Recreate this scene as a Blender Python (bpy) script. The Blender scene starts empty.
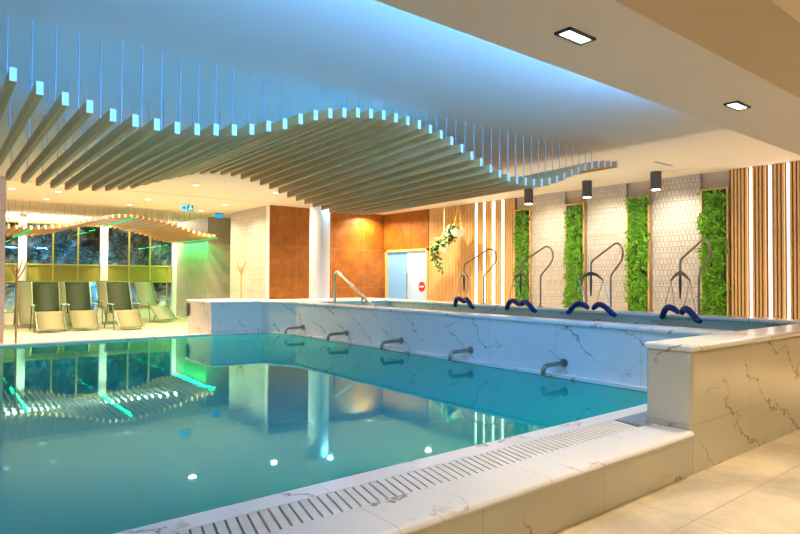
import bpy, math, random
from mathutils import Vector, Matrix
random.seed(7)
S = bpy.context.scene
COL = S.collection
PI = math.pi
CZ = 3.75            # ceiling height
WZ = 0.33            # pool water level

# ------------------------------------------------------------------ mesh helper
class MB:
    def __init__(self):
        self.v = []; self.f = []
    def quad(self, a, b, c, d):
        n = len(self.v); self.v += [a, b, c, d]; self.f.append((n, n+1, n+2, n+3))
    def poly(self, pts):
        n = len(self.v); self.v += list(pts); self.f.append(tuple(range(n, n+len(pts))))
    def box(self, x0, x1, y0, y1, z0, z1):
        n = len(self.v)
        self.v += [(x0,y0,z0),(x1,y0,z0),(x1,y1,z0),(x0,y1,z0),(x0,y0,z1),(x1,y0,z1),(x1,y1,z1),(x0,y1,z1)]
        self.f += [tuple(n+i for i in q) for q in ((0,3,2,1),(4,5,6,7),(0,1,5,4),(1,2,6,5),(2,3,7,6),(3,0,4,7))]
        return self
    def prism(self, pts, z0, z1):          # pts counter-clockwise in XY
        n = len(self.v); k = len(pts)
        self.v += [(p[0],p[1],z0) for p in pts] + [(p[0],p[1],z1) for p in pts]
        self.f.append(tuple(n+i for i in range(k-1,-1,-1))); self.f.append(tuple(n+k+i for i in range(k)))
        for i in range(k):
            j = (i+1) % k
            self.f.append((n+i, n+j, n+k+j, n+k+i))
        return self
    def extrude_x(self, prof, x0, x1):     # prof: list of (y,z) counter-clockwise seen from +X
        n = len(self.v); k = len(prof)
        self.v += [(x0,p[0],p[1]) for p in prof] + [(x1,p[0],p[1]) for p in prof]
        self.f.append(tuple(n+i for i in range(k-1,-1,-1))); self.f.append(tuple(n+k+i for i in range(k)))
        for i in range(k):
            j = (i+1) % k
            self.f.append((n+i, n+j, n+k+j, n+k+i))
        return self
    def tube(self, pts, r, seg=10, cap=True):
        pts = [Vector(p) for p in pts]; n0 = len(self.v)
        rs = r if isinstance(r, (list, tuple)) else [r]*len(pts)
        up = Vector((0.123, 0.456, 0.88)).normalized()
        for i, p in enumerate(pts):
            if i == 0: t = pts[1]-p
            elif i == len(pts)-1: t = p-pts[i-1]
            else: t = (pts[i+1]-p).normalized()+(p-pts[i-1]).normalized()
            t.normalize()
            u = up - t*up.dot(t)
            if u.length < 1e-3: u = t.orthogonal()
            u.normalize(); w = t.cross(u); up = u
            for s in range(seg):
                a = 2*PI*s/seg
                self.v.append(tuple(p + (u*math.cos(a)+w*math.sin(a))*rs[i]))
        for i in range(len(pts)-1):
            for s in range(seg):
                a = n0+i*seg+s; b = n0+i*seg+(s+1) % seg
                self.f.append((a, b, b+seg, a+seg))
        if cap:
            self.f.append(tuple(n0+s for s in range(seg-1,-1,-1)))
            e = n0+(len(pts)-1)*seg
            self.f.append(tuple(e+s for s in range(seg)))
        return self
    def lathe(self, prof, c=(0,0), seg=24):   # prof: list of (r,z), bottom to top
        n0 = len(self.v)
        for r, z in prof:
            for s in range(seg):
                a = 2*PI*s/seg
                self.v.append((c[0]+r*math.cos(a), c[1]+r*math.sin(a), z))
        for i in range(len(prof)-1):
            for s in range(seg):
                a = n0+i*seg+s; b = n0+i*seg+(s+1) % seg
                self.f.append((a, b, b+seg, a+seg))
        self.f.append(tuple(n0+s for s in range(seg-1,-1,-1)))
        e = n0+(len(prof)-1)*seg
        self.f.append(tuple(e+s for s in range(seg)))
        return self
    def build(self, name, mat, parent=None, smooth=False, bevel=0, bseg=2):
        base = parent_world(parent) if parent else Vector((0,0,0))
        me = bpy.data.meshes.new(name)
        me.from_pydata([tuple(Vector(v)-base) for v in self.v], [], self.f)
        if smooth:
            for p in me.polygons: p.use_smooth = True
        me.materials.append(mat); me.update()
        o = bpy.data.objects.new(name, me); COL.objects.link(o)
        if parent: o.parent = parent
        if smooth:
            try: me.set_sharp_from_angle(angle=math.radians(40))
            except Exception: pass
        if bevel:
            b = o.modifiers.new('bevel', 'BEVEL'); b.width = bevel; b.segments = bseg; b.limit_method = 'ANGLE'; b.angle_limit = math.radians(40)
        return o

def parent_world(o):
    p = Vector((0,0,0))
    while o:
        p = p + o.location; o = o.parent
    return p

def tag(o, label, cat, group=None, kind=None):
    o['label'] = label; o['category'] = cat
    if group: o['group'] = group
    if kind: o['kind'] = kind
    return o
def thing(name, label, cat, loc=(0,0,0), group=None, rz=0):
    o = bpy.data.objects.new(name, None); COL.objects.link(o)
    o.location = loc; o.rotation_euler = (0,0,rz); o.empty_display_size = .1
    return tag(o, label, cat, group)
def struct(name, mb, mat, label=None, cat=None, **kw):
    o = mb.build(name, mat, **kw); o['kind'] = 'structure'
    if label: o['label'] = label
    if cat: o['category'] = cat
    return o
def dup(root, loc, rz, label, group=None):
    r = root.copy(); COL.objects.link(r); r.location = loc; r.rotation_euler = (0,0,rz); r['label'] = label
    if group: r['group'] = group
    for ch in list(root.children):
        c = ch.copy(); COL.objects.link(c); c.parent = r
        for g in list(ch.children):
            d = g.copy(); COL.objects.link(d); d.parent = c
    return r

# ------------------------------------------------------------------ materials
class NT:
    def __init__(self, name):
        self.m = bpy.data.materials.new(name); self.m.use_nodes = True
        self.t = self.m.node_tree; self.t.nodes.clear()
        self.out = self.n('ShaderNodeOutputMaterial')
    def n(self, typ, **kw):
        x = self.t.nodes.new(typ)
        for k, v in kw.items(): setattr(x, k, v)
        return x
    def l(self, a, b): self.t.links.new(a, b)
    def sock(self, inp, v):
        if hasattr(v, 'is_linked'): self.l(v, inp)
        else: inp.default_value = v
    def math(self, op, a, b=0.0, c=None):
        x = self.n('ShaderNodeMath', operation=op); self.sock(x.inputs[0], a); self.sock(x.inputs[1], b)
        if c is not None: self.sock(x.inputs[2], c)
        return x.outputs[0]
    def pos(self):
        if not hasattr(self, '_p'):
            g = self.n('ShaderNodeNewGeometry'); s = self.n('ShaderNodeSeparateXYZ'); self.l(g.outputs['Position'], s.inputs[0])
            self._p = g.outputs['Position']; self._s = s
        return self._p
    def ax(self, a):
        self.pos(); return self._s.outputs['XYZ'.index(a)]
    def noise(self, scale, detail=3, rough=.5, vec=None, dist=0, stretch=None):
        v = vec or self.pos()
        if stretch:
            mp = self.n('ShaderNodeMapping'); self.l(v, mp.inputs[0]); mp.inputs['Scale'].default_value = stretch; v = mp.outputs[0]
        x = self.n('ShaderNodeTexNoise'); self.l(v, x.inputs['Vector'])
        x.inputs['Scale'].default_value = scale; x.inputs['Detail'].default_value = detail; x.inputs['Roughness'].default_value = rough; x.inputs['Distortion'].default_value = dist
        return x.outputs['Fac']
    def ramp(self, fac, stops):
        r = self.n('ShaderNodeValToRGB'); self.l(fac, r.inputs[0]); e = r.color_ramp.elements
        while len(e) < len(stops): e.new(.5)
        for i, (p, c) in enumerate(stops):
            e[i].position = p; e[i].color = (c[0], c[1], c[2], 1)
        return r.outputs[0]
    def mix(self, fac, a, b, blend='MIX'):
        x = self.n('ShaderNodeMix', data_type='RGBA', blend_type=blend)
        self.sock(x.inputs[0], fac)
        for i, v in ((6, a), (7, b)):
            if isinstance(v, tuple): v = (v[0], v[1], v[2], 1)
            self.sock(x.inputs[i], v)
        return x.outputs[2]
    def lines(self, axis, period, off, width):     # 1 on a joint, 0 elsewhere
        a = self.ax(axis) if isinstance(axis, str) else axis
        f = self.math('FRACT', self.math('DIVIDE', self.math('SUBTRACT', a, off - width/2), period))
        return self.math('LESS_THAN', f, width/period)
    def vor(self, scale, stretch=None, feature='F1'):
        v = self.pos()
        if stretch:
            mp = self.n('ShaderNodeMapping'); self.l(v, mp.inputs[0]); mp.inputs['Scale'].default_value = stretch; v = mp.outputs[0]
        x = self.n('ShaderNodeTexVoronoi', feature=feature); self.l(v, x.inputs['Vector']); x.inputs['Scale'].default_value = scale
        return x
    def bsdf(self, color, rough=.5, metal=0, spec=.5, bump=None, bstr=.2, bdist=.01, emit=None, estr=0, trans=0, coat=0):
        b = self.n('ShaderNodeBsdfPrincipled')
        if isinstance(color, tuple): color = (color[0], color[1], color[2], 1)
        self.sock(b.inputs['Base Color'], color); self.sock(b.inputs['Roughness'], rough); self.sock(b.inputs['Metallic'], metal)
        b.inputs['Specular IOR Level'].default_value = spec
        b.inputs['Coat Weight'].default_value = coat
        if bump is not None:
            u = self.n('ShaderNodeBump'); u.inputs['Strength'].default_value = bstr; u.inputs['Distance'].default_value = bdist
            self.l(bump, u.inputs['Height']); self.l(u.outputs[0], b.inputs['Normal'])
        if emit:
            b.inputs['Emission Color'].default_value = (emit[0], emit[1], emit[2], 1); b.inputs['Emission Strength'].default_value = estr
        self.l(b.outputs[0], self.out.inputs[0]); self.b = b
        return self.m

def plain(name, col, rough=.5, metal=0, vary=.06, scale=6, **kw):
    t = NT(name); n = t.noise(scale, 4)
    lo = tuple(max(0, c*(1-vary)) for c in col); hi = tuple(min(1, c*(1+vary)) for c in col)
    return t.bsdf(t.ramp(n, [(.3, lo), (.7, hi)]), rough, metal, **kw)
def emis(name, col, s):
    t = NT(name); e = t.n('ShaderNodeEmission'); e.inputs[0].default_value = (*col, 1); e.inputs[1].default_value = s
    t.l(e.outputs[0], t.out.inputs[0]); return t.m

def marble(name, joints=(), base=(.80,.77,.72), rough=.22, vein=(.15,.115,.08), d=(.6,.6,.8)):
    t = NT(name)
    w1 = t.noise(1.1, 5, .62); w2 = t.noise(4.5, 3, .6)
    def along(dx, dy, dz):
        return t.math('ADD', t.math('ADD', t.math('MULTIPLY', t.ax('X'), dx), t.math('MULTIPLY', t.ax('Y'), dy)), t.math('MULTIPLY', t.ax('Z'), dz))
    def veins(coord, period, warp, width, msc, lo, hi):
        q = t.math('ADD', t.math('ADD', coord, t.math('MULTIPLY', w1, warp)), t.math('MULTIPLY', w2, .10))
        v = t.math('MULTIPLY', t.math('ABSOLUTE', t.math('SUBTRACT', t.math('FRACT', t.math('DIVIDE', q, period)), .5)), period)
        wd = t.math('MULTIPLY', width, t.math('MULTIPLY_ADD', w2, 1.6, .1))
        m = t.math('SUBTRACT', 1.0, t.math('MINIMUM', t.math('DIVIDE', v, wd), 1.0))
        k = t.ramp(t.noise(msc, 2), [(lo, (0,0,0)), (hi, (1,1,1))])
        return t.math('MULTIPLY', m, k)
    k1 = veins(along(*d), .50, 1.0, .017, 1.0, .42, .50)
    k2 = veins(along(d[0]*.4, d[1]*.4, -d[2]*1.1), .47, .8, .012, 1.4, .50, .60)
    cl = t.ramp(t.noise(1.1, 5, .6), [(.3, tuple(c*.92 for c in base)), (.7, base)])
    c = t.mix(t.math('MULTIPLY', k2, .5), cl, tuple(x*1.7 for x in vein)); c = t.mix(t.math('MULTIPLY', k1, .85), c, vein)
    for (axis, per, off, w) in joints:
        c = t.mix(t.math('MULTIPLY', t.lines(axis, per, off, w), .45), c, (.30,.25,.19))
    return t.bsdf(c, rough, spec=.5)

M = {}
M['marble_near'] = marble('marble_tall_wall', [('Z', 9, .40, .008), ('X', 1.2, 6.07, .007)], base=(.66,.62,.47))  # same marble as the coping; its dimmer, warmer light is put into the base
M['marble_curb'] = marble('marble_curb_face', [('X', 1.2, 6.07, .007)], base=(.66,.62,.47))  # kerb face gets the same dimmed, yellowed base in place of its lighting
M['marble_spout'] = marble('marble_spout_wall', [('Y', 1.18, 3.64, .007)], base=(.80,.79,.77), d=(.5,-.6,.8))
M['marble_far'] = marble('marble_far_wall', [('Y', .98, .55, .012)], base=(.60,.54,.42))
M['marble_top'] = marble('marble_coping', [('X', 1.2, 5.45, .006)], base=(.86,.83,.79), rough=.25)
M['marble_top2'] = marble('marble_tub_coping', [('Y', .98, .55, .012)], base=(.86,.83,.79), rough=.25)
M['marble_plain'] = plain('column_plaster', (.60,.60,.60), .4, vary=.03)

def stone_tile(name, base, grow, joint, rough, jx, jy, w=.006, axes='XY', bstr=.05, nsc=2.2):
    t = NT(name); n = t.noise(nsc, 6, .62, dist=.3)
    c = t.ramp(n, [(.34, tuple(x*grow for x in base)), (.64, base)])
    c = t.mix(t.math('MULTIPLY', t.noise(14, 4, .7), .25), c, tuple(x*.72 for x in base))
    if jx: c = t.mix(t.lines(axes[0], jx[0], jx[1], w), c, joint)
    if jy: c = t.mix(t.lines(axes[1], jy[0], jy[1], w), c, joint)
    return t.bsdf(c, rough, bump=n, bstr=bstr)
M['floor'] = stone_tile('floor_tile', (.73,.60,.39), .55, (.36,.28,.19), .38, (1.15,4.0), (1.15,1.89), .008, nsc=1.5)
M['pillar'] = stone_tile('pillar_tile', (.92,.68,.50), .86, (.40,.30,.22), .5, None, (.35,.2), .008, axes='XZ')
M['greystone'] = stone_tile('grey_stone', (.47,.41,.31), .8, (.28,.24,.18), .5, None, (.68,.35), .01, axes='XZ')
M['beigestone'] = stone_tile('beige_stone', (.52,.42,.30), .85, (.36,.29,.2), .5, None, None)

def hextile(name, hax, base=(.56,.50,.41)):
    t = NT(name)
    bp = t.n('ShaderNodeCombineXYZ'); t.l(t.ax(hax), bp.inputs[0]); t.l(t.ax('Z'), bp.inputs[1])
    br = t.n('ShaderNodeTexBrick'); t.l(bp.outputs[0], br.inputs['Vector'])
    br.inputs['Scale'].default_value = 1; br.inputs['Brick Width'].default_value = .085; br.inputs['Row Height'].default_value = .12
    br.inputs['Mortar Size'].default_value = .007; br.inputs['Mortar Smooth'].default_value = .4
    br.inputs['Color1'].default_value = (*base, 1); br.inputs['Color2'].default_value = (*[x*.84 for x in base], 1); br.inputs['Mortar'].default_value = (*[x*.70 for x in base], 1)
    br.offset = .5
    c = t.mix(t.lines('Z', .36, .07, .010), br.outputs[0], tuple(x*.5 for x in base))
    h = t.math('SUBTRACT', 1.0, br.outputs['Fac'])
    return t.bsdf(c, .42, bump=h, bstr=.9, bdist=.02)
M['hex_y'] = hextile('embossed_tile', 'Y')

def wood(name, lo, hi, rough=.42, st=(14,14,.8)):
    t = NT(name); n = t.noise(1.6, 5, .6, stretch=st, dist=.6); n2 = t.noise(.9, 2)
    c = t.ramp(n, [(.3, lo), (.7, hi)]); c = t.mix(t.math('MULTIPLY', n2, .25), c, tuple(x*.8 for x in hi))
    return t.bsdf(c, rough, bump=n, bstr=.08)
M['slat'] = plain('slat_oak', (.70,.43,.17), .45, vary=.05, scale=2)
M['slat_back'] = wood('slat_backing', (.12,.055,.018), (.16,.08,.028))
M['frame_wood'] = wood('frame_pine', (.62,.36,.12), (.78,.50,.20))
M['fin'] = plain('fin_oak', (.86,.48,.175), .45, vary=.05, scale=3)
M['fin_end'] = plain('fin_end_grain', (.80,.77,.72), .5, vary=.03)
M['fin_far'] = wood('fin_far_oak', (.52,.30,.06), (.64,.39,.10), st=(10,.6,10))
M['stand_wood'] = wood('stand_beech', (.50,.26,.08), (.64,.36,.13))

def rust(name, hax, off, per=1.27):
    t = NT(name); n = t.noise(2.6, 7, .68, dist=.5); f = t.noise(28, 4, .7)
    c = t.ramp(n, [(.25, (.17,.048,.003)), (.5, (.29,.096,.006)), (.75, (.43,.165,.015))])
    c = t.mix(t.math('MULTIPLY', f, .35), c, (.24,.08,.010))
    c = t.mix(t.math('MULTIPLY', t.lines(hax, per, off, .012), .6), c, (.42,.25,.10))
    c = t.mix(t.math('MULTIPLY', t.lines('Z', 1.25, 1.267, .012), .6), c, (.42,.25,.10))
    return t.bsdf(c, t.math('MULTIPLY_ADD', n, .25, .3), bump=n, bstr=.06)
M['rust_x'] = rust('corten_sheet', 'X', 10.17)
M['rust_y'] = rust('corten_sheet_side', 'Y', 14.95)

M['ceiling'] = plain('ceiling_paint', (.80,.745,.635), .75, vary=.015, scale=.7)
M['white_paint'] = plain('white_paint', (.85,.80,.72), .5, vary=.02)
M['soffit'] = plain('soffit_paint', (.74,.64,.50), .7, vary=.02, scale=1)
M['chrome'] = plain('brushed_steel', (.62,.59,.55), .22, 1, vary=.04)
M['pole'] = plain('pole_steel', (.36,.27,.23), .42, .85, vary=.05)
M['bronze'] = plain('dark_steel', (.33,.30,.27), .28, 1, vary=.08)
M['wire'] = plain('steel_wire', (.36,.40,.44), .45, .5, vary=.03)
M['alu'] = plain('olive_frame', (.55,.45,.10), .4, .2, vary=.05)
M['dark_metal'] = plain('black_metal', (.085,.075,.065), .45, .3)
M['float'] = plain('navy_foam', (.006,.020,.15), .45, vary=.2)
M['teal_rubber'] = plain('teal_grip', (.25,.48,.38), .5)
M['bowl'] = plain('white_ceramic', (.80,.74,.62), .35)
M['strap'] = plain('tan_strap', (.62,.32,.06), .6)
M['cord'] = plain('pale_cord', (.80,.70,.55), .7)
M['grate_bar'] = plain('white_grate', (.80,.75,.68), .4)
M['grate_dark'] = plain('drain_channel', (.05,.04,.03), .8)
M['grate_grey'] = plain('grey_grate', (.60,.60,.60), .5, 0)
M['basin'] = None
t = NT('pool_plaster')
bz = t.mix(t.math('MULTIPLY', t.noise(.7, 3), .35), (.10,.52,.50), (.06,.40,.44))
M['basin'] = t.bsdf(bz, .6)

# water: Fresnel reflection over a tinted see-through surface
def water(name, tint, ior, bumpstr, body=None, bodyfac=0, refl=(1,1,1)):
    t = NT(name)
    bp = t.n('ShaderNodeBump'); bp.inputs['Strength'].default_value = bumpstr; bp.inputs['Distance'].default_value = .02
    mx = t.math('MULTIPLY_ADD', t.noise(7, 2, .5), .35, t.noise(1.6, 2, .5))
    t.l(mx, bp.inputs['Height'])
    fr = t.n('ShaderNodeFresnel'); fr.inputs['IOR'].default_value = ior; t.l(bp.outputs[0], fr.inputs['Normal'])
    tr = t.n('ShaderNodeBsdfTransparent'); tr.inputs[0].default_value = (*tint, 1)
    gl = t.n('ShaderNodeBsdfGlossy'); gl.inputs['Roughness'].default_value = .02; gl.inputs[0].default_value = (*refl, 1); t.l(bp.outputs[0], gl.inputs['Normal'])
    under = tr.outputs[0]
    if bodyfac:
        df = t.n('ShaderNodeBsdfDiffuse'); df.inputs[0].default_value = (*body, 1)
        m0 = t.n('ShaderNodeMixShader'); m0.inputs[0].default_value = bodyfac; t.l(tr.outputs[0], m0.inputs[1]); t.l(df.outputs[0], m0.inputs[2]); under = m0.outputs[0]
    ms = t.n('ShaderNodeMixShader'); t.l(fr.outputs[0], ms.inputs[0]); t.l(under, ms.inputs[1]); t.l(gl.outputs[0], ms.inputs[2])
    t.l(ms.outputs[0], t.out.inputs[0]); return t.m
M['water'] = water('pool_water', (.25,.85,.90), 1.45, .035, (.0,.40,.36), .68, (.46,1,.90))
M['glass'] = water('window_glass', (.85,.92,.92), 1.45, 0)

def meshcloth(name, col, alpha):
    t = NT(name); n = t.noise(40, 2)
    m = t.bsdf(t.ramp(n, [(.3, tuple(c*.8 for c in col)), (.7, col)]), .7)
    tr = t.n('ShaderNodeBsdfTransparent'); ms = t.n('ShaderNodeMixShader'); ms.inputs[0].default_value = 1-alpha
    t.l(t.b.outputs[0], ms.inputs[2] if False else ms.inputs[1]); t.l(tr.outputs[0], ms.inputs[2]); t.l(ms.outputs[0], t.out.inputs[0]); return m
M['sling_dark'] = meshcloth('olive_sling', (.018,.034,.003), .88)
M['sling_foot'] = meshcloth('olive_sling_foot', (.25,.225,.10), .88)
M['sling_pale'] = meshcloth('pale_sling', (.46,.40,.27), .86)
M['lounger_frame'] = plain('lounger_frame', (.18,.20,.10), .35, .5)

def leafmat(name, lo, hi):
    t = NT(name); n = t.noise(9, 2); n2 = t.noise(40, 1)
    c = t.ramp(t.math('MULTIPLY_ADD', n2, .5, t.math('MULTIPLY', n, .5)), [(.32, lo), (.68, hi)])
    return t.bsdf(c, .45)
M['leaf'] = leafmat('wall_leaf', (.035,.17,.004), (.34,.68,.05))
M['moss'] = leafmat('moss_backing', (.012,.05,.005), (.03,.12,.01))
M['ivy'] = leafmat('ivy_leaf', (.03,.10,.012), (.20,.34,.06))
M['bush'] = leafmat('garden_leaf', (.008,.03,.015), (.05,.14,.05))
t = NT('garden_rock'); n = t.noise(1.4, 7, .7, dist=.8)
M['rock'] = t.bsdf(t.ramp(n, [(.34, (.010,.014,.010)), (.52, (.06,.055,.03)), (.70, (.38,.31,.17))]), .9, bump=n, bstr=.6, bdist=.1)

# lights that are visible objects
M['led_white'] = emis('led_white', (1, .83, .74), 4.5)
M['led_green'] = emis('led_green', (.0, .75, .20), 1.1)
M['led_blue'] = emis('led_blue', (.08, .38, 1), 20)
M['led_up'] = emis('led_uplight', (.06, .40, 1), 11)
M['lamp_warm'] = emis('lamp_warm', (1, .88, .72), 25)
M['lamp_dl'] = emis('lamp_downlight', (1,.88,.76), 3.5)
M['lamp_cool'] = emis('lamp_cool', (.75, .90, 1), 12)
M['lamp_cove'] = emis('lamp_cove', (1, .86, .70), 10)

def area(name, loc, size, energy, col, rot=(0,0,0), sy=None, spread=None):
    l = bpy.data.lights.new(name, 'AREA'); l.energy = energy; l.color = col; l.size = size
    if sy: l.shape = 'RECTANGLE'; l.size_y = sy
    else: l.shape = 'DISK'
    if spread: l.spread = spread
    o = bpy.data.objects.new(name, l); COL.objects.link(o); o.location = loc; o.rotation_euler = rot; return o
def spot(name, loc, target, energy, col, ang=70, blend=.6, r=.05):
    l = bpy.data.lights.new(name, 'SPOT'); l.energy = energy; l.color = col; l.spot_size = math.radians(ang); l.spot_blend = blend; l.shadow_soft_size = r
    o = bpy.data.objects.new(name, l); COL.objects.link(o); o.location = loc
    d = Vector(target)-Vector(loc); o.rotation_euler = d.to_track_quat('-Z', 'Y').to_euler(); return o
WARM = (1, .80, .56); BLUE = (.07, .36, 1)

# ------------------------------------------------------------------ room shell
XL, XR, YB, YW = -3.2, 12.26, -3.5, 24.5
fl = MB()
fl.box(XL, 12.5, YB, 2.34, -.12, 0); fl.box(9.55, 12.5, 2.34, 14.4, -.12, 0); fl.box(XL, -2.1, 2.34, 12.95, -.12, 0)
fl.box(XL, 12.5, 14.4, YW+.2, -.12, 0); fl.box(XL, 4.93, 12.95, 14.4, -.12, 0)
struct('floor', fl, M['floor'])
ce = MB(); ce.box(XL, 12.5, YB, YW+.2, CZ, CZ+.15)
struct('ceiling', ce, M['ceiling'])
struct('trim_1', MB().box(XL, 8.0, 15.86, 15.90, CZ-.012, CZ+.001), M['soffit'])
struct('wall_left', MB().box(XL-.1, XL, YB, YW+.2, -.1, CZ), M['white_paint'])
struct('light_block_lintel', MB().box(XL, 12.5, YB-.1, YB, 2.5, CZ), M['white_paint'])  # unseen lintel added to keep background light off the soffit and ceiling
# dropped soffit over the near wall
struct('ceiling_soffit', MB().box(XL, XR-.012, 1.786, 2.606, 3.11, CZ), M['soffit'])
# right wall: base, then cladding
struct('wall_right', MB().box(XR+.10, XR+.2, YB, 13.98, -.1, CZ), M['beigestone'])
for i, (y0, y1) in enumerate(((8.87, 10.00), (7.24, 8.34), (5.61, 6.71))):
    pass
tb = MB()
for y0, y1 in ((8.92, 9.98), (7.27, 8.29), (5.64, 6.66)):
    tb.box(XR+.02, XR+.08, y0, y1, -.02, CZ)
struct('wall_right_tile', tb, M['hex_y'], 'pale embossed tile cladding between the green plant panels', 'wall tile')
# rust clad back wall (Y = 16.3), its return (door wall), and the tiled block
struct('wall_back', MB().box(8.0, 12.5, 16.3, 16.42, -.1, CZ), M['rust_x'])
rw = MB(); rw.box(XR, XR+.12, 13.98, 16.3, 2.53, CZ)
struct('wall_door', rw, M['rust_y'])
struct('wall_tile_block', MB().box(8.0, 8.08, 16.42, 19.2, -.1, CZ), M['hex_y'], 'cream embossed tile wall beside the rust panels', 'wall')
struct('trim_2', MB().box(7.975, 8.0, 16.29, 16.48, 0, CZ), M['bowl'])
struct('wall_column_grey', MB().box(7.9, 8.9, 21.0, YW, -.1, CZ), M['greystone'], 'grey stone clad wall end lit green by the small canopy', 'wall')

# ------------------------------------------------------------------ window wall
win = thing('window_wall_frame', '', '')
bpy.data.objects.remove(win)
bays = [(-3.2, 2.50, (-1.3, .6)), (2.74, 5.105, (3.56, 4.365)), (5.35, 7.75, (6.125, 6.90))]
for i, (x0, x1, mul) in enumerate(bays):
    f = MB()
    for z0, z1 in ((.30,.36), (1.36,1.41), (1.98,2.03), (3.45,3.50)):
        f.box(x0, x1, YW-.04, YW+.06, z0, z1)
    for m in mul: f.box(m-.025, m+.025, YW-.045, YW+.055, .30, 3.5)
    fo = f.build('window_%d' % (i+1), M['alu']); fo['kind'] = 'structure'
    edges = [x0]+list(mul)+[x1]
    for a, b in zip(edges[:-1], edges[1:]):
        for z0, z1 in ((.36,1.36), (2.03,3.45)):
            MB().box(a+.01, b-.01, YW, YW+.012, z0, z1).build('window_pane', M['glass'], fo)
        sp = MB()
        n = int((b-a)/.06)
        for k in range(n):
            xx = a+.02+(b-a-.04)*k/n
            sp.box(xx, xx+.035, YW-.01, YW+.03, 1.41, 1.98)
        sp.box(a, b, YW+.01, YW+.03, 1.41, 1.98)
        sp.build('ribbed_band', plain('olive_band', (.40,.32,.045), .5) if 'olive_band' not in M else M['olive_band'], fo)
sill = MB(); sill.box(XL, 7.9, YW-.08, YW+.08, 0, .30); sill.box(XL, 7.9, YW-.02, YW+.08, 3.5, CZ)
struct('trim_3', sill, M['white_paint'])
cl = MB()
for x0, x1 in ((2.50,2.74), (5.105,5.35), (7.75,7.9)):
    cl.box(x0, x1, YW-.14, YW+.08, 0, CZ)
struct('trim_4', cl, M['white_paint'])

# ------------------------------------------------------------------ left pillar
struct('trim_5', MB().box(.55, 1.335, 15.4, 16.1, 0, CZ), M['pillar'])

# ------------------------------------------------------------------ pool
pb = MB()
x0, x1, y0, y1, zb = -2.0, 6.44, 3.11, 12.67, -1.35
pb.quad((x0,y0,zb), (x1,y0,zb), (x1,y1,zb), (x0,y1,zb))
pb.quad((x0,y0,zb), (x0,y0,.30), (x1,y0,.30), (x1,y0,zb)); pb.quad((x0,y1,zb), (x1,y1,zb), (x1,y1,.30), (x0,y1,.30))
pb.quad((x0,y0,zb), (x0,y1,zb), (x0,y1,.30), (x0,y0,.30)); pb.quad((x1,y0,zb), (x1,y0,.30), (x1,y1,.30), (x1,y1,zb))
struct('pool_basin', pb, M['basin'])
wt = MB(); wt.quad((x0,y0,WZ), (x1-.01,y0,WZ), (x1-.01,y1,WZ), (x0,y1,WZ))
tag(wt.build('pool_water', M['water']), 'still turquoise water of the large pool', 'water', kind='stuff')
# near kerb body, rounded coping, inner lip, far coping, left coping
struct('pool_kerb', MB().box(-2.6, 4.93, 2.34, 2.66, -.05, .308), M['marble_curb'], 'low marble clad kerb along the near pool edge', 'kerb')
cop = [(2.665,.318)] + [(2.345+.021*math.cos(a)-.035*0, .34+.021*math.sin(a)) for a in []]
prof = [(2.665,.308), (2.665,.362)]
for k in range(7):
    a = PI/2 + PI*k/6
    prof.append((2.345+.040*math.cos(a)*1.0, .335+.027*math.sin(a)))
prof = prof[::-1]
struct('pool_kerb_coping', MB().extrude_x(prof[::-1], -2.6, 4.905), M['marble_top'], 'rounded white marble coping on the near kerb', 'coping', smooth=True)
lip = MB(); lip.box(-2.1, 6.45, 2.95, 3.125, .25, .360)
lip.box(-2.3, 4.93, 12.66, 12.96, -.05, .362); lip.box(-2.3, -1.99, 3.1, 12.7, -.05, .36)
lip.prism([(4.9,12.66), (6.05,12.45), (6.05,12.70), (4.9,12.9)], .2, .362); lip.prism([(6.05,12.45), (6.36,11.72), (6.48,11.80), (6.05,12.70)], .2, .362)
struct('pool_edge', lip, M['marble_top'], 'narrow white stone edge around the pool water', 'pool edge', bevel=.008)
# overflow grate in the kerb
gr = thing('overflow_grate', 'long slotted white overflow grate between the near kerb and the water', 'grate', (1.0, 2.8, .25))
MB().box(-2.3, 4.90, 2.662, 2.948, .22, .30).box(4.90, 6.4, 2.74, 2.948, .22, .30).build('drain_channel', M['grate_dark'], gr)
bars = MB()
xx = -2.2
while xx < 4.72:
    bars.prism([(xx-.066,2.668), (xx-.066+.047,2.668), (xx+.047,2.948), (xx,2.948)], .335, .359)
    xx += .060
bars.box(-2.3, 4.78, 2.660, 2.672, .30, .359); bars.box(-2.3, 4.78, 2.944, 2.955, .30, .359)
bars.build('grate_bars', M['grate_bar'], gr)
g2 = MB(); xx = 4.80
while xx < 6.38:
    g2.box(xx, xx+.022, 2.69 if xx < 4.88 else 2.74, 2.95, .335, .358); xx += .034
o = g2.build('end_grate', M['grate_grey'], gr); o['label'] = 'grey metal end section of the grate'

# ------------------------------------------------------------------ raised massage pool
rp = MB()
rp.prism([(4.925,2.335), (9.6,2.335), (9.6,2.735), (4.925,2.735)], -.05, 1.0)
struct('raised_pool_near_wall', rp, M['marble_near'], 'tall marble clad wall of the raised pool nearest the camera', 'pool wall', bevel=.03, bseg=3)
sw = MB(); sw.box(6.45, 6.76, 2.736, 11.8, -.05, 1.0)
struct('raised_pool_spout_wall', sw, M['marble_spout'], 'long marble wall of the raised pool that carries the steel spouts', 'pool wall')
pl = MB(); pl.prism([(6.45,11.8), (6.76,11.8), (9.05,11.8), (9.05,13.2), (9.5,13.2), (9.5,13.35), (6.6,13.4), (5.9,14.35), (4.93,14.35), (4.93,12.86), (6.03,12.65)], -.05, 1.0)
struct('raised_pool_end_block', pl, M['marble_spout'], 'marble clad end block of the raised pool at the far left', 'pool wall')
fw = MB(); fw.box(9.05, 9.5, 2.765, 13.2, -.05, 1.0)
struct('raised_pool_far_wall', fw, M['marble_far'], 'far wall of the raised pool under the hanging frames', 'pool wall')
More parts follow.
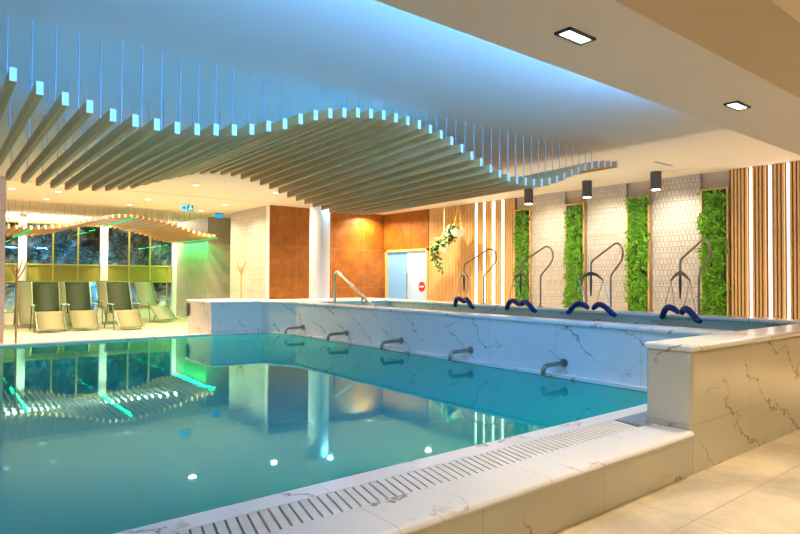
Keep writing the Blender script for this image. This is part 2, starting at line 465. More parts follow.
MBt = MB(); MBt.box(6.7, 9.1, 2.7, 11.9, .3, .55)
struct('raised_pool_floor', MBt, M['basin'])
wt = MB(); wt.quad((6.76,2.765,.86), (9.05,2.765,.86), (9.05,11.8,.86), (6.76,11.8,.86))
tag(wt.build('raised_pool_water', M['water']), 'water inside the raised massage pool behind the spout wall', 'water', kind='stuff')
cp = MB()
cp.prism([(4.91,2.32), (9.6,2.32), (9.6,2.75), (4.91,2.75)], .998, 1.052)
struct('raised_pool_near_coping', cp, M['marble_top'], 'rounded white coping on top of the tall near wall', 'coping', bevel=.024, bseg=4)
cp = MB()
cp.prism([(6.42,2.751), (6.79,2.751), (6.79,11.75), (9.02,11.75), (9.02,2.751), (9.53,2.751), (9.53,13.4), (6.62,13.44), (5.92,14.38), (4.90,14.38), (4.90,14.05), (4.90,12.83), (6.01,12.62), (6.42,11.78)], .998, 1.052)
struct('raised_pool_coping', cp, M['marble_top2'], 'white coping around the spout wall and the far side of the raised pool', 'coping', bevel=.02, bseg=3)
ledge = MB(); ledge.box(6.33, 6.449, 3.126, 11.75, .335, .372)
struct('raised_pool_ledge', ledge, M['marble_top'], 'thin stone ledge at the foot of the spout wall', 'ledge')
tag(MB().box(4.885, 4.905, 14.2, 14.33, .66, .97).build('control_panel', M['dark_metal']), 'small dark control panel on the left end of the raised pool', 'control panel')

# column
col = MB(); col.lathe([(.27,1.05), (.27,CZ)], (8.12,13.60), 40)
o = struct('column', col, M['marble_plain'], 'round white column rising behind the far end of the raised pool', 'column', smooth=True)

# spouts
def spout():
    r = thing('water_spout', '', 'spout', (0,0,0))
    MB().tube([(0,0,0), (-.02,0,0)], .055, 16).build('wall_flange', M['bronze'], r, smooth=True)
    pts = [(-.02,0,0), (-.36,0,-.005)]
    for k in range(1, 6):
        a = k/5*PI/2; pts.append((-.36-.07*math.sin(a), 0, -.005-.07*(1-math.cos(a))))
    pts.append((-.43,0,-.115))
    MB().tube(pts, .030, 12).build('pipe', M['bronze'], r, smooth=True)
    return r
sp0 = spout()
nm = ['nearest', 'second nearest', 'middle', 'second farthest', 'farthest']
for k, y in enumerate((4.69, 6.37, 8.04, 9.75, 11.46)):
    lab = 'steel water spout on the marble wall, %s of the five along the pool' % nm[k]
    if k == 0:
        sp0.location = (6.45, y, .515); sp0['label'] = lab; sp0['group'] = 'steel spouts along the marble wall'
    else: dup(sp0, (6.45, y, .515), 0, lab, 'steel spouts along the marble wall')

# handrail
hr = thing('handrail', 'tubular steel handrail sloping down into the raised pool before the rust wall', 'handrail', (7.3, 11.0, .86))
pts = [(7.3,11.55,.86), (7.3,11.55,1.66)]
for k in range(1, 5): a = k/5; pts.append((7.3, 11.55-.10*a, 1.66+.075*math.sin(a*PI/2)))
pts += [(7.3,11.42,1.72), (7.3,10.10,1.02), (7.3,9.95,.88)]
MB().tube(pts, .032, 12).build('rail', M['chrome'], hr, smooth=True)
MB().tube([(7.3,10.46,.86), (7.3,10.46,1.19)], .024, 10).build('post', M['chrome'], hr, smooth=True)

# ------------------------------------------------------------------ hanging float frames
def float_frame():
    r = thing('float_frame', '', 'exercise frame', (0,0,0))
    pts = [(0,0,0),(0,0,.57),(.01,0,.60),(.04,0,.635),(.26,0,.80),(.34,0,.88),(.385,0,.97),(.375,0,1.06),(.31,0,1.135),(.22,0,1.17),(.13,0,1.165),(.06,0,1.13),(-.52,0,.86),(-.57,0,.82),(-.585,0,.76),(-.585,0,.62)]
    MB().tube(pts, .017, 10).build('swan_neck_pole', M['pole'], r, smooth=True)
    MB().lathe([(.06,0), (.06,.02), (.03,.03)], (0,0), 16).build('base_flange', M['chrome'], r, smooth=True)
    hub = thing('x', '', ''); bpy.data.objects.remove(hub)
    return r
def hanger(r, px, py, ang):
    c, s = math.cos(ang), math.sin(ang)
    def L(y, x, z): return (px + x*c + y*s*1.0, py + y*c - x*s*0, z) if False else (px - y*s + x*c, py + y*c + x*s, z)
    b = MB()
    for sg in (-1, 1):
        b.tube([L(0,0,.64), L(sg*.10,0,.615), L(sg*.225,0,.53)], [.036,.024,.012], 8)
    b.build('hanger_bracket', M['bronze'], r, smooth=True)
    MB().tube([L(0,0,.62), L(0,0,.52), L(0,0,.40), L(0,0,.26)], [.014,.022,.020,.010], 10).build('centre_strap', M['dark_metal'], r, smooth=True)
    for sg in (-1, 1):
        f = MB(); pts = []
        for k in range(9):
            u = k/8; yy = sg*(.04+.42*u); zz = 0.0+.145*math.sin(PI*min(1,u*.95+.12))-.045*u
            pts.append(L(yy, -.05*math.sin(PI*u), zz))
        f.tube(pts, [.034]+[.046]*7+[.034], 12)
        f.build('foam_float', M['float'], r, smooth=True)
        w = MB(); w.tube([L(sg*.225,0,.53), pts[1]], .005, 6); w.tube([L(sg*.225,0,.53), pts[7]], .005, 6)
        w.build('cord', M['bronze'], r)
fl_lab = ['before the rightmost green panel', 'bracket spread widest, before the third green panel',
          'just right of the leftmost green panel', 'before the white light bars of the slat wall']
for k, (y, a) in enumerate(((4.28,-.52), (5.78,0), (7.28,-.25), (8.77,-.36))):
    r = float_frame(); r.location = (9.26, y, 1.052)
    bpy.context.view_layer.update()
    hanger(r, 9.26-.585, y, a) if False else None
    r['label'] = 'steel swan-neck frame with blue floats, ' + fl_lab[k]; r['group'] = 'float frames on the raised pool'
    # hanger parts were built around the origin: keep local
    base = r.location.copy(); r.location = (0,0,0); hanger(r, -.585, 0, a); r.location = base

# ------------------------------------------------------------------ slat walls with light bars
def slat_wall(name, label, y0, y1, barys, barw):
    r = thing(name, label, 'wall panel', (XR, (y0+y1)/2, 0))
    MB().box(XR+.04, XR+.08, y0, y1, 0, CZ).build('backing', M['slat_back'], r)
    s = MB(); y = y0+.012
    while y+.036 < y1:
        if not any(abs(y+.018-b) < barw*.5+.020 for b in barys):
            s.box(XR-.01, XR+.045, y, y+.036, .02, CZ-.001)
        y += .0625
    s.build('slats', M['slat'], r)
    for b in barys:
        MB().box(XR-.005, XR+.04, b-barw/2, b+barw/2, .05, CZ-.02).build('light_bar', M['led_white'], r)
    return r
slat_wall('slat_panel', 'oak slat wall panel with four white light bars beside the glass door', 10.5, 13.98, (11.92, 11.59, 11.255, 10.92), .040)
slat_wall('slat_panel', 'oak slat wall panel with white light bars at the right edge of the photo', .8, 5.09, (4.688, 4.363, 4.06, 3.74, 3.42, 3.10), .036)

# ------------------------------------------------------------------ plant panels
def blade(m, p, d, up, ln, w):
    side = d.cross(up)
    if side.length < 1e-3: side = d.orthogonal()
    side.normalize(); mid = p+d*ln*.55+up*ln*.10; tip = p+d*ln-up*ln*.12
    n = len(m.v)
    m.v += [tuple(p), tuple(mid+side*w), tuple(tip), tuple(mid-side*w)]
    m.f += [(n,n+1,n+2), (n,n+2,n+3)]
pos_lab = ['leftmost, at the end of the oak slats', 'second from the left', 'third from the left', 'rightmost, beside the right slat wall']
for k, yc in enumerate((10.225, 8.61, 6.98, 5.355)):
    zt = 3.385
    r = thing('plant_panel', 'tall living plant panel in pine frame, %s' % pos_lab[k], 'plant wall', (XR, yc, .4), 'living plant panels on the pool wall')
    w = .235
    f = MB()
    f.box(XR-.03, XR+.06, yc-w-.03, yc-w, .4, zt+.03); f.box(XR-.03, XR+.06, yc+w, yc+w+.03, .4, zt+.03)
    f.box(XR-.03, XR+.06, yc-w, yc+w, zt, zt+.03); f.box(XR-.03, XR+.06, yc-w, yc+w, .4, .43)
    f.build('frame', M['frame_wood'], r)
    MB().box(XR+.02, XR+.06, yc-w, yc+w, .43, zt).build('moss_backing', M['moss'], r)
    m = MB(); rg = random.Random(k+3)
    for q in range(330):
        cy = rg.uniform(yc-w+.02, yc+w-.02); cz = rg.uniform(.85, zt-.03)
        big = rg.random() < .25
        base = Vector((XR+.02, cy, cz)); nl = rg.randint(6, 9)
        rr = rg.uniform(.12,.21) if big else rg.uniform(.06,.12)
        for j in range(nl):
            a = 2*PI*j/nl+rg.uniform(-.3,.3)
            d = Vector((-rg.uniform(.45,1.1), math.cos(a), math.sin(a)*.9-.05)).normalized()
            blade(m, base, d, Vector((-1,0,.4)).normalized(), rr*rg.uniform(.8,1.15), rr*.15)
    o = m.build('foliage', M['leaf'], r); o['kind'] = 'stuff'

# ------------------------------------------------------------------ wall spot cylinders
for k, (x, y) in enumerate(((11.31,9.25), (11.35,7.66), (11.42,6.12))):
    r = thing('ceiling_spot', 'dark cylinder ceiling spotlight in front of the tile wall, %s of three' % ('leftmost','middle','rightmost')[k], 'spotlight', (x, y, CZ), 'cylinder ceiling spotlights')
    MB().lathe([(.088,CZ-.35), (.105,CZ-.36), (.105,CZ)], (x,y), 28).build('housing', M['dark_metal'], r, smooth=True)
    MB().lathe([(.078,CZ-.365), (.078,CZ-.352)], (x,y), 24).build('lamp_lens', M['lamp_warm'], r)
    spot('wall_spot_light', (x+.05,y,CZ-.40), (XR+.02,y,2.35), 125, (1,.88,.70), 125, 1.0, .12)

# ------------------------------------------------------------------ soffit lamps
for k, x in enumerate((3.13, 5.47)):
    r = thing('recessed_lamp', 'square recessed twin lamp in the soffit, %s' % ('nearer the camera','farther along the soffit')[k], 'ceiling light', (x, 2.195, 3.11), 'recessed soffit lamps')
    f = MB(); hx, hy = .135, .058
    f.box(x-hx, x+hx, 2.195-hy, 2.195-hy+.018, 3.095, 3.112); f.box(x-hx, x+hx, 2.195+hy-.018, 2.195+hy, 3.095, 3.112)
    f.box(x-hx, x-hx+.018, 2.195-hy, 2.195+hy, 3.095, 3.112); f.box(x+hx-.018, x+hx, 2.195-hy, 2.195+hy, 3.095, 3.112)
    f.build('frame', M['dark_metal'], r)
    for sx in (-1, 1):
        MB().box(x+sx*.06-.052, x+sx*.06+.052, 2.195-.042, 2.195+.042, 3.100, 3.108).build('lamp_lens', M['lamp_cool'], r)
    area('soffit_light', (x,2.195,3.085), .2, 16, (1,.84,.62), spread=math.radians(95))

# ------------------------------------------------------------------ lounge downlights
dls = [(2.6,19.1),(2.6,17.25),(4.75,19.0),(4.8,17.3),(6.95,19.1),(6.93,17.05),(6.92,13.75),(4.92,13.88),(11.4,15.85),(11.3,14.7),(10.74,12.2),(1.62,17.4)]
ddesc = ['above the small canopy left end, farther of two','above the small canopy left end, nearer of two','above the small canopy middle, farther of two','above the small canopy middle, nearer of two','just left of the blue sign','before the cream tile wall','just left of the round column top','nearest the pool, before the escape sign','at the rust wall corner','before the glass door','over the far walkway','beside the beige pillar']
for k, (x, y) in enumerate(dls):
    r = thing('downlight', 'small round recessed downlight, %s' % ddesc[k], 'ceiling light', (x,y,CZ), 'ceiling downlights')
    MB().lathe([(.085,CZ-.012), (.10,CZ)], (x,y), 24).build('trim_ring', M['white_paint'], r, smooth=True)
    MB().lathe([(.07,CZ-.016), (.07,CZ-.010)], (x,y), 20).build('lamp_lens', M['lamp_dl'], r)
    area('downlight_beam', (x,y,CZ-.03), .14, (150 if k in (11,10) else 92), WARM, spread=math.radians(150))

# ------------------------------------------------------------------ wave canopies
def interp(tab, x):
    if x <= tab[0][0]: return tab[0][1]
    for (a, za), (b, zb) in zip(tab[:-1], tab[1:]):
        if x <= b: return za+(zb-za)*(x-a)/(b-a)
    return tab[-1][1]
nz = [3.13,3.06,3.01,2.98,2.94,2.925,2.92,2.92,2.935,2.96,2.985,3.02,3.08,3.13,3.21,3.28,3.33,3.37,3.40,3.42,3.435,3.435,3.43,3.415,3.39,3.35,3.30,3.23,3.16,3.10,3.04,2.99,2.96,2.945,2.94,2.945,2.965,3.0,3.05,3.11,3.18,3.24,3.31,3.36,3.40,3.43,3.45,3.465]
farT = [(.47,2.99),(.82,2.945),(1.17,2.90),(1.49,2.875),(1.8,2.885),(2.1,2.915),(2.4,2.975),(2.74,3.10),(3.08,3.22),(3.34,3.30),(3.68,3.345),(3.98,3.345),(4.34,3.29),(4.66,3.215),(4.99,3.10),(5.33,3.01),(5.9,2.88),(6.3,2.86),(6.9,2.90),(7.6,3.1),(8.8,3.4)]
def canopy(label, fins, yn, yf, mat, wires, cat='ceiling canopy', fw=.024, fh=.052):
    # fins: list of (x, z near, z far)
    xm = sum(f[0] for f in fins)/len(fins)
    root = thing('wave_canopy', label, cat, (xm,(yn+yf)/2,CZ))
    spare = MB()
    for x, za, zb in fins:
        m = MB(); n = 0
        m.v = [(x-fw,yn,za-fh),(x+fw,yn,za-fh),(x+fw,yf,zb-fh),(x-fw,yf,zb-fh),(x-fw,yn,za+fh),(x+fw,yn,za+fh),(x+fw,yf,zb+fh),(x-fw,yf,zb+fh)]
        m.f = [(0,3,2,1),(4,5,6,7),(0,1,5,4),(1,2,6,5),(2,3,7,6),(3,0,4,7)]
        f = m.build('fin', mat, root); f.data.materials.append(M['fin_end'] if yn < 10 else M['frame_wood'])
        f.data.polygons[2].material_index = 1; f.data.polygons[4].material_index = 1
        for k, y in enumerate(wires):
            z = za+(zb-za)*(y-yn)/(yf-yn)+fh-.005
            if k < 2: MB().tube([(x,y,z), (x,y,CZ)], .006 if k == 0 else .005, 6).build('suspension_wire', M['wire'], f)
            else: spare.tube([(x,y,z), (x,y,CZ)], .005, 5)
    o = spare.build('rear_wires', M['wire'], root); o['kind'] = 'stuff'
    return root
fins1 = [(.495+.1760*i, nz[i], interp(farT, .495+.1760*i)) for i in range(48)]
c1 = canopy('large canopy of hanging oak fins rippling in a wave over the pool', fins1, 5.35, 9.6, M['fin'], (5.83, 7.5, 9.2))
for i in range(1, 26, 3):
    x, za, zb = fins1[i]; m = MB()
    m.v = [(x-.015,5.7,za+.045),(x+.015,5.7,za+.045),(x+.015,9.4,zb+.045),(x-.015,9.4,zb+.045),(x-.015,5.7,za+.0535),(x+.015,5.7,za+.0535),(x+.015,9.4,zb+.0535),(x-.015,9.4,zb+.0535)]
    m.f = [(0,3,2,1),(4,5,6,7),(0,1,5,4),(1,2,6,5),(2,3,7,6),(3,0,4,7)]
    o = m.build('led_uplight', M['led_up'], c1); o['label'] = 'blue light strip on top of a fin'
nearT2 = [(1.0,3.0),(1.78,2.965),(2.03,2.955),(2.35,2.965),(2.64,2.99),(2.92,3.03),(3.25,3.10),(3.53,3.18),(3.93,3.31),(4.2,3.38),(4.43,3.43),(4.86,3.485),(5.2,3.475),(5.5,3.42),(5.81,3.365),(6.1,3.30),(6.48,3.22),(6.7,3.14),(6.89,3.08),(7.17,3.01),(7.46,2.985),(7.7,2.975)]
fins2 = []
x = 1.25
while x < 7.66:
    z = interp(nearT2, x); fins2.append((x, z, z)); x += .1765
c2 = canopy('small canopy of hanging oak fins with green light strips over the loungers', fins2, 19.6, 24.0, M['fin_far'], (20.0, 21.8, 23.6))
for x in (2.30, 5.05, 7.68):
    z = interp(nearT2, x)-.055
    s = MB(); s.box(x-.03, x+.03, 19.6, 24.0, z-.03, z)
    o = s.build('led_strip', M['led_green'], c2); o['label'] = 'glowing green light strip'
    area('green_strip_light', (x,21.8,z-.05), (.06), 80 if x > 7 else 22, (.0,1,.20), sy=4.3)

# blue light: a cove strip on the pool side of the soffit, and an uplight strip along the canopy
bs = thing('cove_light', 'blue light strip along the pool side of the soffit', 'light strip', (4.5, 2.62, 3.5))
MB().box(-.5, 6.4, 2.606, 2.63, 3.40, 3.44).build('diffuser', M['led_blue'], bs)
area('blue_cove', (3.0,2.66,3.46), 6.8, 370, BLUE, rot=(math.radians(94),0,0), sy=.06)

# ------------------------------------------------------------------ signs, grille
ex = thing('exit_sign', 'small lit green escape sign with a white arrow hanging from the lounge ceiling', 'sign', (5.95,17.45,CZ))
t_ = MB().box(5.78, 6.12, 17.44, 17.46, CZ-.24, CZ-.06); t_.build('sign_plate', emis('exit_green', (.0,.42,.36), 1.1), ex)
MB().box(5.755, 5.93, 17.43, 17.439, CZ-.245, CZ-.055).build('arrow_field', emis('exit_pale', (.35,.80,.95), 1.1), ex)
a_ = MB(); a_.poly([(5.79,17.427,CZ-.15), (5.86,17.427,CZ-.21), (5.86,17.427,CZ-.09)]); a_.box(5.86,5.91,17.4265,17.4275,CZ-.165,CZ-.135)
a_.build('arrow', emis('exit_blue', (.02,.30,.42), .8), ex)
r_ = MB(); r_.lathe([(.018,CZ-.105),(.018,CZ-.075)], (6.03,17.436), 10); r_.box(6.01,6.05,17.432,17.439,CZ-.16,CZ-.11); r_.box(5.98,6.01,17.432,17.439,CZ-.215,CZ-.155); r_.box(6.05,6.085,17.432,17.439,CZ-.20,CZ-.15)
r_.build('running_figure', emis('exit_white', (.9,1,1), 1.3), ex)
r2 = MB()
for dx in (-.06, .06): r2.tube([(5.95+dx,17.45,CZ-.06), (5.95+dx,17.45,CZ)], .006, 6)
r2.build('hanger', M['dark_metal'], ex)
e2 = thing('exit_sign', 'small lit blue sign on the ceiling before the grey wall end', 'sign', (7.7,19.5,CZ))
MB().box(7.58, 7.83, 19.49, 19.51, CZ-.17, CZ-.03).build('sign_plate', emis('sign_blue', (.03,.36,.80), 1.2), e2)
MB().box(7.55, 7.86, 19.48, 19.52, CZ-.03, CZ).build('housing', M['lounger_frame'], e2)
tag(MB().box(10.4, 11.0, 5.56, 5.62, CZ-.012, CZ+.001).build('ceiling_grille', plain('grille_lilac', (.46,.38,.44), .5)), 'small linear air grille in the ceiling near the slat wall', 'grille')

# ------------------------------------------------------------------ glass door
dr = MB(); dr.box(XR-.03, XR+.14, 13.98, 14.05, 0, 2.53); dr.box(XR-.03, XR+.14, 16.10, 16.17, 0, 2.53); dr.box(XR-.03, XR+.14, 13.98, 16.17, 2.46, 2.53)
d = dr.build('door_1', M['frame_wood']); d['kind'] = 'structure'
def frost(name, col, tr):
    t = NT(name); g = t.ax('Y'); 
    a = t.n('ShaderNodeBsdfTranslucent'); a.inputs[0].default_value = (*col, 1)
    b = t.n('ShaderNodeBsdfDiffuse'); b.inputs[0].default_value = (*col, 1)
    c = t.n('ShaderNodeBsdfGlossy'); c.inputs['Roughness'].default_value = .08
    m1 = t.n('ShaderNodeMixShader'); m1.inputs[0].default_value = .35; t.l(a.outputs[0], m1.inputs[1]); t.l(b.outputs[0], m1.inputs[2])
    fr = t.n('ShaderNodeFresnel'); m2 = t.n('ShaderNodeMixShader'); t.l(fr.outputs[0], m2.inputs[0]); t.l(m1.outputs[0], m2.inputs[1]); t.l(c.outputs[0], m2.inputs[2])
    t.l(m2.outputs[0], t.out.inputs[0]); return t.m
MB().box(XR+.04, XR+.055, 15.0, 16.09, .02, 2.45).build('glass_leaf', frost('frosted_blue', (.38,.68,.92), .5), d)
MB().box(XR+.02, XR+.035, 14.06, 15.04, .02, 2.45).build('glass_leaf', frost('frosted_white', (.72,.84,.92), .5), d)
MB().tube([(XR-.05,14.97,.75), (XR-.05,14.97,1.75)], .02, 10).build('door_handle', M['chrome'], d)
ns = thing('no_entry_sign', 'round red no entry sign on the right glass door leaf', 'sign', (XR+.012,14.30,1.32))
rd = MB(); n = 28
rd.poly([(XR+.008, 14.30-.155*math.cos(2*PI*k/n), 1.32+.155*math.sin(2*PI*k/n)) for k in range(n)])
rd.tube([(XR+.009,14.30,1.32),(XR+.019,14.30,1.32)], .155, 28)
rd.build('disc', plain('sign_red', (.62,.012,.012), .4), ns)
MB().box(XR+.002, XR+.0085, 14.20, 14.40, 1.295, 1.345).build('bar', M['white_paint'], ns)
# corridor behind the door
cr = MB(); cr.box(14.2, 14.3, 13.4, 16.8, -.1, 2.9); cr.box(XR+.2, 14.2, 13.3, 13.4, -.1, 2.9); cr.box(XR+.2, 14.2, 16.8, 16.9, -.1, 2.9); cr.box(XR+.12, 14.3, 13.3, 16.9, 2.9, 3.0); cr.box(XR+.12, 14.3, 13.3, 16.9, -.12, -.02)
struct('wall_corridor', cr, M['white_paint'])
area('corridor_light', (13.2,15.1,2.85), 1.2, 115, (.55,.80,1), sy=2.2)

# ------------------------------------------------------------------ hanging planters
def planter(label, x, y, z, rad, ncord, trail, seed):
    r = thing('hanging_planter', label, 'planter', (x,y,z))
    prof = [(.02,z-rad*.86), (rad*.55,z-rad*.80), (rad*.88,z-rad*.40), (rad,z), (rad*.94,z+.004), (rad*.75,z-rad*.2)]
    MB().lathe(prof, (x,y), 28).build('bowl', M['bowl'], r, smooth=True)
    hz = z+.62 if ncord else z+.4
    s = MB()
    for a in (0, PI): s.tube([(x+rad*.9*math.sin(a),y+rad*.9*math.cos(a),z), (x,y+.02*math.cos(a),hz)], .011, 6)
    s.build('strap', M['strap'] if ncord else M['cord'], r)
    MB().tube([(x,y,hz), (x,y,CZ)], .008, 6).build('cord', M['cord'], r)
    rg = random.Random(seed); m = MB()
    for (sy, sz, n, spread) in trail:
        for q in range(n):
            p = Vector((x+rg.gauss(-.02,.07), y+sy+rg.gauss(0,spread), z+sz+rg.gauss(0,spread)))
            d = Vector((rg.uniform(-1,.3), rg.uniform(-1,1), rg.uniform(-1,.4))).normalized()
            blade(m, p, d, Vector((-.7,0,.7)), rg.uniform(.09,.15), rg.uniform(.034,.055))
    for (a, b) in zip(trail[:-1], trail[1:]):
        m.tube([(x,y+a[0],z+a[1]), (x,y+b[0],z+b[1])], .005, 5)
    o = m.build('ivy', M['ivy'], r); o['kind'] = 'stuff'
    return r
planter('white hanging bowl on a tan strap with trailing ivy, upper right of the pair', 11.6, 11.98, 2.93, .21, 1, [(.10,.03,45,.06), (.24,.05,60,.07), (.30,-.10,45,.06), (.30,-.24,25,.05)], 1)
planter('small white hanging bowl trailing ivy, lower left of the pair', 11.45, 12.38, 2.46, .155, 0, [(.0,.10,45,.07), (.18,.10,50,.07), (.36,.0,45,.08), (.40,-.22,40,.07), (.22,-.42,30,.06), (.08,-.56,22,.05)], 2)

# ------------------------------------------------------------------ coat stands
def coat_stand(label, x, y, h, lean=0):
    r = thing('coat_stand', label, 'coat stand', (x,y,0))
    MB().tube([(x,y,.03), (x+lean,y,h*.93)], .022, 10).build('pole', M['stand_wood'], r, smooth=True)
    MB().lathe([(.20,0), (.20,.03), (.05,.05)], (x,y), 24).build('base', M['stand_wood'], r)
    for k in range(4):
        a = k*PI/2+.4
        MB().tube([(x+lean,y,h*.80+.03*k), (x+lean+.12*math.cos(a),y+.12*math.sin(a),h*.90+.03*k), (x+lean+.20*math.cos(a),y+.20*math.sin(a),h+.02*k)], [.013,.012,.008], 8).build('branch', M['stand_wood'], r, smooth=True)
    return r
coat_stand('slim wooden coat stand before the cream tile wall', 7.62, 17.45, 2.05)
coat_stand('slim wooden coat stand beside the beige pillar at the left edge', 1.47, 14.55, 1.88)
coat_stand('slim wooden coat stand before the windows right of the loungers', 7.22, 23.4, 2.08)

# ------------------------------------------------------------------ loungers
def lounger(pal):
    r = thing('sun_lounger', '', 'sun lounger', (0,0,0)); w = .33
    P = [(0,.10), (.55,.58), (1.12,.50), (1.55,1.42)]
    def sheet(a, b, mat, name):
        m = MB(); n = 8
        for i in range(n+1):
            u = i/n; y = a[0]+(b[0]-a[0])*u; z = a[1]+(b[1]-a[1])*u - .03*math.sin(PI*u)
            m.v += [(-w, y, z), (w, y, z)]
        for i in range(n): m.f.append((2*i, 2*i+1, 2*i+3, 2*i+2))
        o = m.build(name, mat, r, smooth=True)
        s = o.modifiers.new('thick', 'SOLIDIFY'); s.thickness = .012
        return o
    sheet(P[0], P[1], M['sling_foot'] if not pal else M['sling_pale'], 'leg_rest')
    sheet(P[1], P[2], M['sling_dark'] if not pal else M['sling_pale'], 'seat')
    sheet(P[2], P[3], M['sling_dark'] if not pal else M['sling_pale'], 'backrest')
    f = MB()
    for s in (-1, 1):
        f.tube([(s*(w+.02), y, z) for y, z in P], .018, 8)
    f.tube([(-w-.02,P[0][0],P[0][1]), (w+.02,P[0][0],P[0][1])], .016, 8); f.tube([(-w-.02,P[3][0],P[3][1]), (w+.02,P[3][0],P[3][1])], .018, 8)
    f.tube([(-w-.02,P[2][0],P[2][1]), (w+.02,P[2][0],P[2][1])], .016, 8)
    f.build('frame', M['lounger_frame'], r, smooth=True)
    for s in (-1, 1):
        MB().tube([(s*(w+.05),.45,.0), (s*(w+.05),.60,.74)], .017, 8).build('leg', M['lounger_frame'], r, smooth=True)
        MB().tube([(s*(w+.05),1.45,.0), (s*(w+.05),1.10,.74)], .017, 8).build('leg', M['lounger_frame'], r, smooth=True)
        MB().box(s*(w+.05)-.03, s*(w+.05)+.03, .55, 1.15, .74, .77).build('armrest', M['teal_rubber'], r, bevel=.01)
    return r
A = lounger(False); B = lounger(True)
front = [(2.78,19.1,-.02,'dark olive sling lounger in the front row, left of three'), (3.68,19.2,0,'dark olive sling lounger in the front row, middle of three'), (4.80,18.75,.04,'dark olive sling lounger in the front row, right of three')]
back = [(2.62,21.3,0,'pale sling lounger in the back row, leftmost, behind the left dark lounger'), (3.72,21.3,0,'pale sling lounger in the back row, between the left and middle dark loungers'),
        (5.02,21.3,0,'pale sling lounger in the back row, before the middle white window column'), (6.62,21.3,.28,'pale sling lounger in the back row, turned and unobstructed at the right')]
for k, (x, y, rz, lab) in enumerate(front):
    if k == 0: A.location = (x,y,0); A.rotation_euler = (0,0,rz); A['label'] = lab; A['group'] = 'front row loungers'
    else: dup(A, (x,y,0), rz, lab, 'front row loungers')
for k, (x, y, rz, lab) in enumerate(back):
    if k == 0: B.location = (x,y,0); B.rotation_euler = (0,0,rz); B['label'] = lab; B['group'] = 'back row loungers'
    else: dup(B, (x,y,0), rz, lab, 'back row loungers')

# ------------------------------------------------------------------ night garden outside
g = MB(); g.box(-12, 20, YW+.2, 40, -.5, -.3)
struct('garden_ground', g, M['rock'])
def rock(label, x, y, z, s, seed):
    import bmesh
    from mathutils import noise as NZ
    bm = bmesh.new(); bmesh.ops.create_icosphere(bm, subdivisions=4, radius=1)
    for v in bm.verts:
        p = v.co*1.3+Vector((seed*3.1,0,0)); k = 1+.45*NZ.noise(p)+.22*NZ.noise(p*2.3)+.10*NZ.noise(p*5)
        v.co = Vector((v.co.x*s*1.15, v.co.y*s*.8, v.co.z*s))*k
    me = bpy.data.meshes.new('boulder'); bm.to_mesh(me); bm.free(); me.materials.append(M['rock'])
    o = bpy.data.objects.new('boulder', me); COL.objects.link(o); o.location = (x,y,z); tag(o, label, 'rock', 'boulders outside the windows'); return o
rg = random.Random(11)
def bush(label, x, y, z, s, seed):
    r2 = random.Random(seed); m = MB()
    for q in range(420):
        u = Vector((r2.gauss(0,1), r2.gauss(0,1), r2.gauss(0,1))).normalized()*s*r2.uniform(.75,1.1)
        p = Vector((x,y,z))+Vector((u.x,u.y*.7,u.z))
        blade(m, p, (u.normalized()+Vector((r2.uniform(-.6,.6),r2.uniform(-.6,.6),r2.uniform(-.3,.6)))).normalized(), Vector((0,0,1)), s*r2.uniform(.22,.4), s*r2.uniform(.06,.1))
    m.tube([(x,y,-.4), (x,y,z)], .06, 6)
    o = m.build('garden_shrub', M['bush']); tag(o, label, 'shrub', 'shrubs outside the windows'); return o
wherex = ['beyond the far left window edge','beyond the left window','behind the left white window column','beyond the left of the middle window','beyond the middle window centre','behind the second white column','beyond the left of the right window','beyond the right window','at the right end of the windows']
from mathutils import noise as NZ
hb = MB(); nx, ny = 90, 50
for b in range(ny+1):
    for a in range(nx+1):
        x = -4+a*18/nx; v = b/ny
        y = 27.0+3.6*v; z = -.4+6.2*v**.8
        q = Vector((x*.8, v*4, 3.3)); d = NZ.noise(q)*.7+abs(NZ.noise(q*2.3))*.55+NZ.noise(q*5.1)*.16
        hb.v.append((x, y-d, z+d*.35))
for b in range(ny):
    for a in range(nx):
        n = b*(nx+1)+a; hb.f.append((n, n+1, n+nx+2, n+nx+1))
struct('garden_bank', hb, M['rock'], 'lit rocky bank in the night garden outside the windows', 'rock bank')
for k in range(9):
    bush('dark leafy shrub in the night garden, ' + wherex[k], 1.6+k*1.12, 25.9+(.25 if k % 2 else 0), (2.25 if k % 2 else 2.8), .44, k+5)
bk = MB(); bk.box(-12, 20, 31, 31.5, -.5, 9)
struct('wall_garden', bk, M['rock'])
for x, c, e in ((2.2,(1,.78,.42),220), (4.0,(.05,.30,1),260), (5.7,(.05,.4,1),300), (7.4,(1,.8,.45),200), (9.0,(.1,.6,.6),160), (3.2,(.0,.8,.5),60)):
    area('garden_light', (x,25.6,-.1), .4, e*(2.6 if c[2] > .9 else 1.5), c, rot=(math.radians(125),0,0))

# ------------------------------------------------------------------ other lights
for x in (1.5, 4.5, 7.5, 10.5):  # unseen overhead fills added to brighten the near floor and right slats
    area('corridor_fill', (x,.2,CZ-.02), .25, 34 if x < 10 else 130, WARM, spread=math.radians(75))
cv = thing('window_cove_light', 'warm white cove light along the top of the window wall', 'light strip', (4.5,YW-.1,3.6))
MB().box(-1, 7.7, YW-.06, YW-.03, 3.66, 3.70).build('diffuser', M['lamp_cove'], cv)
area('window_cove', (4.2,YW-.3,CZ-.02), 7.5, 160, (1,.84,.66), rot=(math.radians(-25),0,0), sy=.1)
for x in (2.62, 5.23, 7.82):
    spot('column_wash', (x,YW-.75,CZ-.05), (x,YW-.14,1.2), 420, (1,.87,.72), 60, .9)
up_ = thing('added_walkway_fill', 'unseen warm fill strip added low on the walkway behind the raised pool', 'light strip', (9.7,8,0))  # hidden strip added to warm the plant panels, tiles and ceiling
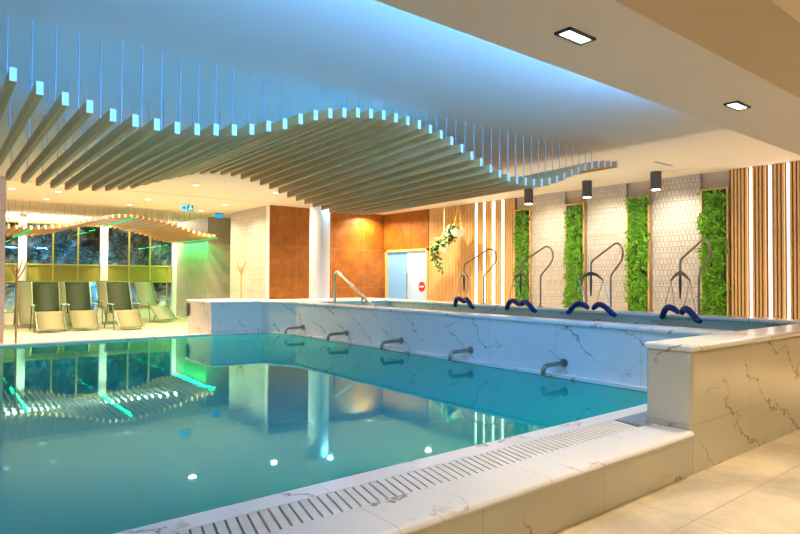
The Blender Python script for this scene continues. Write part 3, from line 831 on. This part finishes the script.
MB().box(9.62, 9.70, 3.0, 13.0, 0, .06).build('housing', M['dark_metal'], up_)
MB().box(9.64, 9.68, 3.05, 12.95, .061, .07).build('diffuser', M['lamp_cove'], up_)
area('added_walkway_fill_beam', (9.75,8,.12), .06, 105, (1,.80,.54), rot=(0,math.radians(-150),0), sy=10)
# underwater pool lamps set in the near basin wall
for k, x in enumerate((-.8, 1.2, 3.2, 5.2)):
    area('pool_lamp', (x,3.14,-.45), .35, 14, (.40,1,.92), rot=(math.radians(45),0,0))
spot('rust_spot', (11.1,15.4,CZ-.06), (11.15,16.3,2.9), 55, (1,.75,.40), 80, .9)
r = thing('downlight', 'cool bright spotlight beside the round white column', 'ceiling light', (8.25,13.2,CZ), 'ceiling downlights')
MB().lathe([(.085,CZ-.012), (.10,CZ)], (8.25,13.2), 24).build('trim_ring', M['white_paint'], r, smooth=True)
MB().lathe([(.07,CZ-.016), (.07,CZ-.010)], (8.25,13.2), 20).build('lamp_lens', emis('lamp_blue', (.35,.65,1), 40), r)
area('column_light', (8.25,13.2,CZ-.03), .14, 30, (.45,.70,1))
W = bpy.data.worlds.new('World'); S.world = W; W.use_nodes = True
W.node_tree.nodes['Background'].inputs[0].default_value = (1, .80, .52, 1); W.node_tree.nodes['Background'].inputs[1].default_value = .36

# ------------------------------------------------------------------ camera
yaw, pit, rol, f = .89827, .01799, .00535, 595.19
fw = Vector((math.cos(yaw), math.sin(yaw), 0)); rt = Vector((math.sin(yaw), -math.cos(yaw), 0)); up = Vector((0,0,1))
F = fw*math.cos(pit)+up*math.sin(pit); U = up*math.cos(pit)-fw*math.sin(pit)
R = rt*math.cos(rol)+U*math.sin(rol); U = U*math.cos(rol)-rt*math.sin(rol)
cam = bpy.data.cameras.new('camera'); co = bpy.data.objects.new('camera', cam); COL.objects.link(co)
cam.sensor_fit = 'HORIZONTAL'; cam.sensor_width = 36; cam.lens = 36*f/800; cam.clip_end = 200
m = Matrix((R, U, -F)).transposed().to_4x4(); m.translation = Vector((0,0,1.6)); co.matrix_world = m
S.camera = co
S.view_settings.view_transform = 'Standard'; S.view_settings.look = 'None'; S.view_settings.gamma = 1; S.view_settings.use_curve_mapping = False
S.view_settings.exposure = 0.06
S.cycles.use_denoising = True
S.cycles.max_bounces = 10; S.cycles.transparent_max_bounces = 16; S.cycles.sample_clamp_indirect = 6
